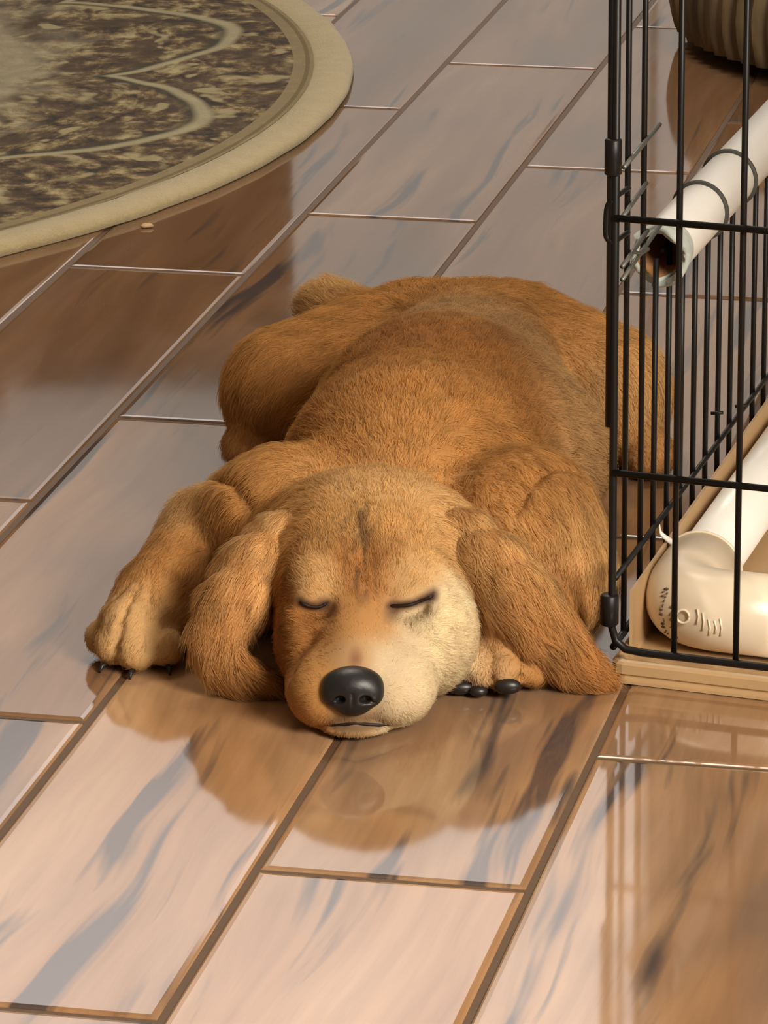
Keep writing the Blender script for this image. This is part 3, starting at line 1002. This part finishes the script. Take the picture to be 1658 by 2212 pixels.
# (centre, reach, flow, length cm, colour)
REG = [((0.5, 272, 12), 6, (.15, 1, .0), 1.2, GOLD), ((3, 285, 13), 8, (.15, 1, 0), 1.1, DEEP), ((4, 280, 14), 5, (.15, 1, 0), 1.1, GOLD),
       ((-4, 285, 9), 6, (-.5, .8, -.5), 1.2, GOLD), ((6, 300, 12), 8, (.1, 1, 0), 1.1, TAN), ((7, 313, 10), 7, (.1, 1, -.2), 1.2, GOLD),
       ((12, 293, 7), 7, (.6, .8, -.6), 1.2, TAN), ((14, 297, 3), 6, (.4, .8, -.8), 1.2, TAN), ((-3, 296, 6), 6, (-.5, .8, -.6), 1.2, GOLD),
       ((-4, 311, 8), 6, (-.8, -.1, -.4), 1.2, GOLD), ((-10, 309, 4), 5, (-.5, -.3, -.8), 1.1, GOLD), ((-9, 306, 1), 2.5, (-.3, -1, -.1), .5, DEEP),
       ((12, 311, 9), 6, (.8, -.1, -.3), 1.2, GOLD), ((18, 308, 4), 5, (.5, -.3, -.8), 1.1, PALE), ((18.6, 303, 1), 3, (.3, -1, 0), .5, GOLD),
       ((1, 328, 4), 5, (-.5, .8, .1), 1.8, GOLD), ((-4, 338, 3), 4, (-.4, .8, .1), 1.8, PALE),
       ((-7, 271, 8), 5, (-.7, -.4, -.4), 1.1, GOLD), ((-11, 275, 6), 4, (-.5, -.7, -.3), 1.1, PALE), ((-14, 269, 4), 3.5, (-.4, -.9, -.2), .9, GOLD),
       ((-16, 265, 2), 3, (-.4, -.9, -.3), .42, PALE), ((-11, 270, 3), 3, (-.3, -.9, -.4), 1.0, DEEP),
       ((8, 271, 9), 5, (.6, -.4, -.5), 1.1, GOLD), ((12, 269, 5), 4, (.3, -.7, -.7), 1.1, PALE), ((11, 265, 2.5), 3.5, (-.2, -.9, -.5), 1.0, DEEP), ((6.5, 260, 2), 2.6, (-.3, -1, -.3), .4, GOLD),
       ((-1, 267, 12), 5, (0, 1, .1), .95, PALE), ((-1, 262, 10.5), 3.2, (0, .9, .6), .7, (.75, .44, .165)), ((-1, 258.5, 8.4), 2, (0, .5, .9), .5, DEEP),  # crown fur painted paler for the light caught along its rim
       ((-4.0, 257.5, 8.1), 1.2, (-.4, .3, .8), .45, PALE), ((1.5, 257.5, 8.4), 1.4, (.4, .3, .8), .45, PALE),
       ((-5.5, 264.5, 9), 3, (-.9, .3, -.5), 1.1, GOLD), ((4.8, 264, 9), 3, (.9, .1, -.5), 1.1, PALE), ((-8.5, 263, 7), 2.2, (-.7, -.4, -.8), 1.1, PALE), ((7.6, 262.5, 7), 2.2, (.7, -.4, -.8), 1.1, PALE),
       ((-1.6, 255, 5.4), 1.9, (0, .8, .5), .28, GOLD), ((-2, 252.2, 4.7), 1.1, (0, .8, .3), .2, TAN),
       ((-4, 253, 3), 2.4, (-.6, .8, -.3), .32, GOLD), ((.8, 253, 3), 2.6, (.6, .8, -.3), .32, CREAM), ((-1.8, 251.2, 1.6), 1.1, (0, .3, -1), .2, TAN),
       ((-5, 257, 4.5), 2.4, (-.6, .8, -.2), .55, DEEP), ((3.6, 256.5, 4.6), 2.5, (.6, .8, -.2), .55, CREAM), ((4.6, 258.5, 2.5), 2.4, (.5, .8, -.4), .7, CREAM), ((-6, 260, 3), 2.5, (-.5, .8, -.4), .8, DEEP)]  # cheeks carry painted light: shaded side DEEP, lit side CREAM
RC = np.array([r[0] for r in REG], float); RR = np.array([r[1] for r in REG], float)
RF = np.array([r[2] for r in REG], float); RF /= np.linalg.norm(RF, axis=1, keepdims=True)
RL = np.array([r[3] for r in REG], float); RCOL = np.array([r[4] for r in REG], float)
EYE_L = np.array([(-5.1, 6.85), (-4.6, 6.62), (-4.0, 6.55), (-3.5, 6.75)])
EYE_R = np.array([(.35, 6.55), (1.0, 6.62), (1.9, 6.80), (2.95, 7.25)])


def regions(P):
    out = []
    for c in range(0, len(P), 40000):
        p = P[c:c + 40000]
        d2 = ((p[:, None, :] - RC[None]) ** 2).sum(2) / RR[None] ** 2
        w = np.exp(-1.6 * d2) / RR[None] ** .5 + 1e-12 * np.exp(-.05 * d2)
        w /= w.sum(1, keepdims=True)
        out.append(np.concatenate([w @ RF, (w @ RL)[:, None], w @ RCOL], 1))
    o = np.concatenate(out)
    return o[:, :3], o[:, 3], o[:, 4:]


def seg_dist(P, poly):
    d = np.full(len(P), 99.0)
    for a, b in zip(poly, poly[1:]):
        ba = b - a; t = np.clip(((P - a) @ ba) / (ba @ ba), 0, 1)
        d = np.minimum(d, np.linalg.norm(P - a - t[:, None] * ba, axis=1))
    return d


def face_marks(P, col, ln):
    f = P[:, 1] < 260.5
    for poly, inner in ((EYE_L, (-3.7, 6.6)), (EYE_R, (.6, 6.4))):
        d = seg_dist(P[:, [0, 2]], poly)
        w = np.clip(1 - (d - .12) / .34, 0, 1) * f
        d2 = np.linalg.norm(P[:, [0, 2]] - np.array(inner), axis=1)
        w = np.maximum(w, .85 * np.clip(1 - (d2 - .25) / .5, 0, 1) * f)
        col = col * (1 - w[:, None]) + np.array((.035, .014, .008)) * w[:, None]
        ln = ln * (1 - .75 * np.clip(1 - (d - .2) / .5, 0, 1) * f)
    # darker streaks up the middle of the forehead
    fx = (P[:, 0] + 1.35) / .9
    w = np.exp(-fx ** 2) * np.clip((P[:, 2] - 6.6) / 1.2, 0, 1) * np.clip((12.2 - P[:, 2]) / 1.5, 0, 1) * (P[:, 1] < 264)
    w = w * np.clip(.45 + .8 * noise3(P * np.array((3.2, .6, .6)), 2.0, 5), 0, 1)
    col = col * (1 - .78 * w[:, None]) + np.array((.10, .045, .018)) * .78 * w[:, None]
    # dark rim of the lips, pinkish mark above the nose leather
    w = np.clip(1 - (np.abs(P[:, 2] - .95) - .1) / .3, 0, 1) * (P[:, 1] < 254) * (np.abs(P[:, 0] + 1.7) < 1.6)
    col = col * (1 - .6 * w[:, None]) + np.array((.05, .03, .02)) * .6 * w[:, None]
    w = np.clip(1.6 - np.linalg.norm((P[:, [0, 2]] - np.array((-1.8, 1.5))) / np.array((1.3, .6)), axis=1), 0, 1) * (P[:, 1] < 253)
    col = col * (1 - .55 * w[:, None]) + np.array((.13, .10, .07)) * .55 * w[:, None]
    d = np.linalg.norm((P - np.array((-1.75, 251.9, 5.0))) / np.array((.45, 1.2, .6)), axis=1)
    w = np.clip(1.3 - d, 0, 1)
    col = col * (1 - .7 * w[:, None]) + np.array((.22, .075, .045)) * .7 * w[:, None]
    return col, ln


NOSE_C = np.array((-1.95, 251.0, 3.25))


def scatter(V, F, n, r):
    a, b, c, d = (V[F[:, q]] for q in range(4))
    ar = np.linalg.norm(np.cross(c - a, d - b), axis=1) * .5
    cdf = np.cumsum(ar); f = np.searchsorted(cdf, r.random(n) * cdf[-1]).clip(0, len(F) - 1)
    u, v = r.random((n, 1)), r.random((n, 1))
    return (a[f] * (1 - u) + b[f] * u) * (1 - v) + (d[f] * (1 - u) + c[f] * u) * v


def grow(name, fld, V, F, n, parent, mat, seed, mode, rad=.011):
    r = np.random.default_rng(seed)
    P = scatter(V, F, n, r)
    P = P[P[:, 2] > .35]
    if mode == 'body':
        P = P[np.linalg.norm((P - NOSE_C) / np.array((1.9, 1.6, 1.55)), axis=1) > 1.02]
    N = fld.normal(P)
    if mode == 'body':
        Fl, ln, col = regions(P)
        col, ln = face_marks(P, col, ln)
    else:
        chain = np.array(mode)
        seg = chain[1:, :3] - chain[:-1, :3]; mid = (chain[1:, :3] + chain[:-1, :3]) / 2
        w = np.exp(-((P[:, None] - mid[None]) ** 2).sum(2) / 3.0) + 1e-9
        w /= w.sum(1, keepdims=True)
        Fl = w @ (seg / np.linalg.norm(seg, axis=1, keepdims=True))
        q = w @ np.linspace(0, 1, len(seg))
        ln = 1.0 + .6 * q
        base = np.array(PALE) * (1 - q[:, None]) + np.array(DEEP) * 1.12 * q[:, None]
        k = np.clip(.5 + .7 * noise3(P * np.array((2.0, 1, 1)), 3.2, seed + 3), 0, 1)[:, None]
        col = base * (1 - .45 * k) + np.array(DEEP) * .45 * k
    # clumping and waywardness
    cl = np.stack([noise3(P, 1.5, seed + 10 + q) for q in range(3)], 1) * .20 + np.stack([noise3(P, .55, seed + 20 + q) for q in range(3)], 1) * .20
    Fl = Fl + cl + r.normal(size=P.shape) * .16
    Tn = Fl - N * (Fl * N).sum(1, keepdims=True)
    Tn /= np.linalg.norm(Tn, axis=1, keepdims=True) + 1e-6
    ln = (ln * r.uniform(.55, 1.25, len(P)) * (1 + .22 * noise3(P, 1.1, seed + 31)))[:, None]
    lift = .50 + .16 * r.normal(size=(len(P), 1)).clip(-1.5, 2)
    K = 5
    t = np.linspace(0, 1, K)
    pts = np.empty((len(P), K, 3), np.float32)
    for q in range(K):
        s = t[q]
        pts[:, q] = P - N * .06 + ln * (N * (lift * s * (1 - .62 * s)) + Tn * (s * (.42 + .45 * s)) + np.array((0, 0, -1.0)) * .10 * s * s)
    pts[:, :, 2] = np.maximum(pts[:, :, 2], .08 + .05 * r.random((len(P), 1)))
    col = col * (1 + .10 * noise3(P, 2.3, seed + 40) + .10 * noise3(P, .8, seed + 41) + .13 * r.normal(size=len(P)))[:, None]
    col = np.clip(col, .004, .95)
    cu = bpy.data.hair_curves.new(name)
    cu.add_curves([K] * len(P))
    cu.position_data.foreach_set('vector', (pts * .01).ravel())
    ra = cu.attributes.get('radius') or cu.attributes.new('radius', 'FLOAT', 'POINT')
    prof = np.array((1, 1, .9, .65, .18), np.float32) * (rad * .01)
    ra.data.foreach_set('value', np.tile(prof, len(P)))
    ca = cu.attributes.new('fur_color', 'FLOAT_VECTOR', 'CURVE'); ca.data.foreach_set('vector', col.astype(np.float32).ravel())
    na = cu.attributes.new('skin_normal', 'FLOAT_VECTOR', 'CURVE'); na.data.foreach_set('vector', N.astype(np.float32).ravel())
    cu.materials.append(mat)
    o = bpy.data.objects.new(name, cu)
    COL.objects.link(o); o.parent = parent
    o['kind'] = 'stuff'
    return o


k = NT('golden_fur')
_a = k.n('ShaderNodeAttribute', attribute_name='fur_color').outputs['Vector']
_nv = k.n('ShaderNodeAttribute', attribute_name='skin_normal').outputs['Vector']
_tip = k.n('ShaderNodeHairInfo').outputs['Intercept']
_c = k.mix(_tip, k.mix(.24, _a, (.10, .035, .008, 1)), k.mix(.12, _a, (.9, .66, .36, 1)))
_d = k.n('ShaderNodeBsdfDiffuse'); k.set(_d, Color=_c, Normal=_nv)
_s = k.n('ShaderNodeBsdfPrincipled'); k.set(_s, Base_Color=_c, Roughness=.5); _s.inputs['Specular IOR Level'].default_value = .35
_m = k.n('ShaderNodeMixShader'); k.set(_m, i0=.22, i1=_d.outputs[0], i2=_s.outputs[0])
_t = k.n('ShaderNodeBsdfTranslucent'); k.set(_t, Color=_c)
_m2 = k.n('ShaderNodeMixShader'); k.set(_m2, i0=.18, i1=_m.outputs[0], i2=_t.outputs[0])
k.t.links.new(_m2.outputs[0], k.out.inputs[0])
M_FUR = k.m
k = NT('puppy_skin')
_a = k.n('ShaderNodeAttribute', attribute_name='fur_color').outputs['Vector']
k.bsdf(Base_Color=k.mix(.45, _a, (.08, .028, .008, 1)), Roughness=.9)
M_SKIN = k.m
M_NOSE = plain('nose_leather', (.013, .012, .013), .42, .5, noise=.4, nscale=120, bump=.35)
M_DARK = plain('dark_claw', (.016, .012, .011), .4, .5, noise=.3, nscale=80)
M_RIM = plain('dark_lid_rim', (.016, .008, .006), .55, .3, noise=.3, nscale=80)

puppy = empty('puppy', (0, 2.85, 0))
tag(puppy, 'golden puppy asleep flat on its belly on the wood-look tiles', 'dog')
WORLD2P = Vector((0, -2.85, 0))


def child(o):
    o.parent = puppy
    o.location = WORLD2P
    return o


V, F = body.mesh()
me = field_mesh(V, F, 'body')
_, ln_, col_ = regions(V.astype(float))
col_, _ = face_marks(V.astype(float), col_, ln_)
ca = me.attributes.new('fur_color', 'FLOAT_VECTOR', 'POINT')
ca.data.foreach_set('vector', np.clip(col_, .004, .95)[:len(me.vertices)].astype(np.float32).ravel())
ob = child(link('body', me, M_SKIN))
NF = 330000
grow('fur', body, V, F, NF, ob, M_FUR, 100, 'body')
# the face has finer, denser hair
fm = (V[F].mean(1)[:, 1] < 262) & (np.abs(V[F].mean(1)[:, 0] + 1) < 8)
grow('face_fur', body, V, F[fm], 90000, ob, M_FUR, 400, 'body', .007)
for e, chain, sd in ((ears[0], EAR_L, 200), (ears[1], EAR_R, 300)):
    v_, f_ = e.mesh()
    me = field_mesh(v_, f_, 'ear')
    ca = me.attributes.new('fur_color', 'FLOAT_VECTOR', 'POINT')
    ca.data.foreach_set('vector', np.tile(np.array(DEEP, np.float32), len(me.vertices)))
    oe = child(link('ear', me, M_SKIN))
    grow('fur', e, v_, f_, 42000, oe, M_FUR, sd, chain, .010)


def drop_y(x, z, y0=247.5, y1=262.0, fld=None):
    """first point of the body met going back from the front at (x, z)"""
    ys = np.arange(y0, y1, .04)
    d = (fld or body).sample(np.stack([np.full_like(ys, x), ys, np.full_like(ys, z)], 1))
    i = int(np.argmax(d < 0)) if (d < 0).any() else len(ys) - 1
    return float(ys[i])


def on_face(poly, n, off=.0):
    out = []
    pp = smooth_path([(x, 0, z) for x, z in poly], n)
    for p in pp:
        out.append(Vector((p.x, drop_y(p.x, p.z) - off, p.z)) * .01)
    return out


# nose leather, sculpted: broad top, two nostrils, a groove between them
nz = Field(NOSE_C - 3.2, NOSE_C + 3.2, .07)
nz.ell(NOSE_C + (0, 0, .35), (1.85, 1.30, 1.15), .4)
nz.ell(NOSE_C + (0, -.1, -.45), (1.35, 1.05, 1.05), .5)
nz.ell(NOSE_C + (-1.0, -.35, -.05), (.85, .75, .8), .3)
nz.ell(NOSE_C + (1.0, -.35, -.05), (.85, .75, .8), .3)
for sx in (-1, 1):
    nz.ell(NOSE_C + (sx * .78, -1.15, -.18), (.36, .55, .27), .12, sub=True, ry=sx * 18)
    nz.cap(NOSE_C + (sx * .95, -1.05, -.30), NOSE_C + (sx * 1.55, -.75, -.55), .12, .06, .1, sub=True)
nz.cap(NOSE_C + (0, -1.32, .2), NOSE_C + (0, -1.2, -1.5), .05, .10, .15, sub=True)
v_, f_ = nz.mesh()
child(link('nose', field_mesh(v_, f_, 'nose'), M_NOSE))
# rims of the closed eyes, and the lip edge
for poly in (EYE_L, EYE_R):
    pts = on_face(poly, 5, .05)
    child(link('eyelid_rim', tube_mesh(pts, [.0004] + [.0010] * (len(pts) - 2) + [.0004], 7), M_RIM))
pts = [Vector((x, drop_y(x, z, 247.0, 258.0), z)) * .01 for x, z in ((-5.2, .62), (-4.3, .80), (-3.2, .98), (-2.4, 1.12), (-1.85, 1.20), (-1.2, 1.12), (-.4, .98), (.8, .80), (1.9, .62))]
child(link('lip', tube_mesh(pts, [.0004, .0009, .0011, .0012, .0012, .0012, .0011, .0009, .0004], 7), M_RIM))
# claws on the toes and the dark pads showing under the folded paw
for toes, cx, cy in ((TOES_L[1:], -14.6, 267.5),):
    for x, y, z, r in toes:
        v = Vector((x - cx, y - cy, 0)).normalized()
        b = Vector((x, y, .66)) + v * (r * .58)
        child(link('claw', tube_mesh([p * .01 for p in (b - v * .5 - Vector((0, 0, .2)), b + v * .15 - Vector((0, 0, .3)), b + v * .32 + Vector((0, 0, -.5)), b + v * .40 + Vector((0, 0, -.75)))], [.0018, .0016, .0011, .0003], 8), M_DARK))
for c, rr in (((7.5, 257.75, .95), (.85, .45, .5)), ((4.6, 258.6, .6), (.95, .5, .45)), ((5.7, 258.2, .5), (.6, .45, .35))):
    bm_ = bmesh.new(); bmesh.ops.create_uvsphere(bm_, u_segments=14, v_segments=10, radius=.01)
    for v in bm_.verts: v.co = Vector((v.co.x * rr[0] + c[0] * .01, v.co.y * rr[1] + c[1] * .01, v.co.z * rr[2] + c[2] * .01))
    child(link('paw_pad', bm_mesh(bm_, True), M_DARK))
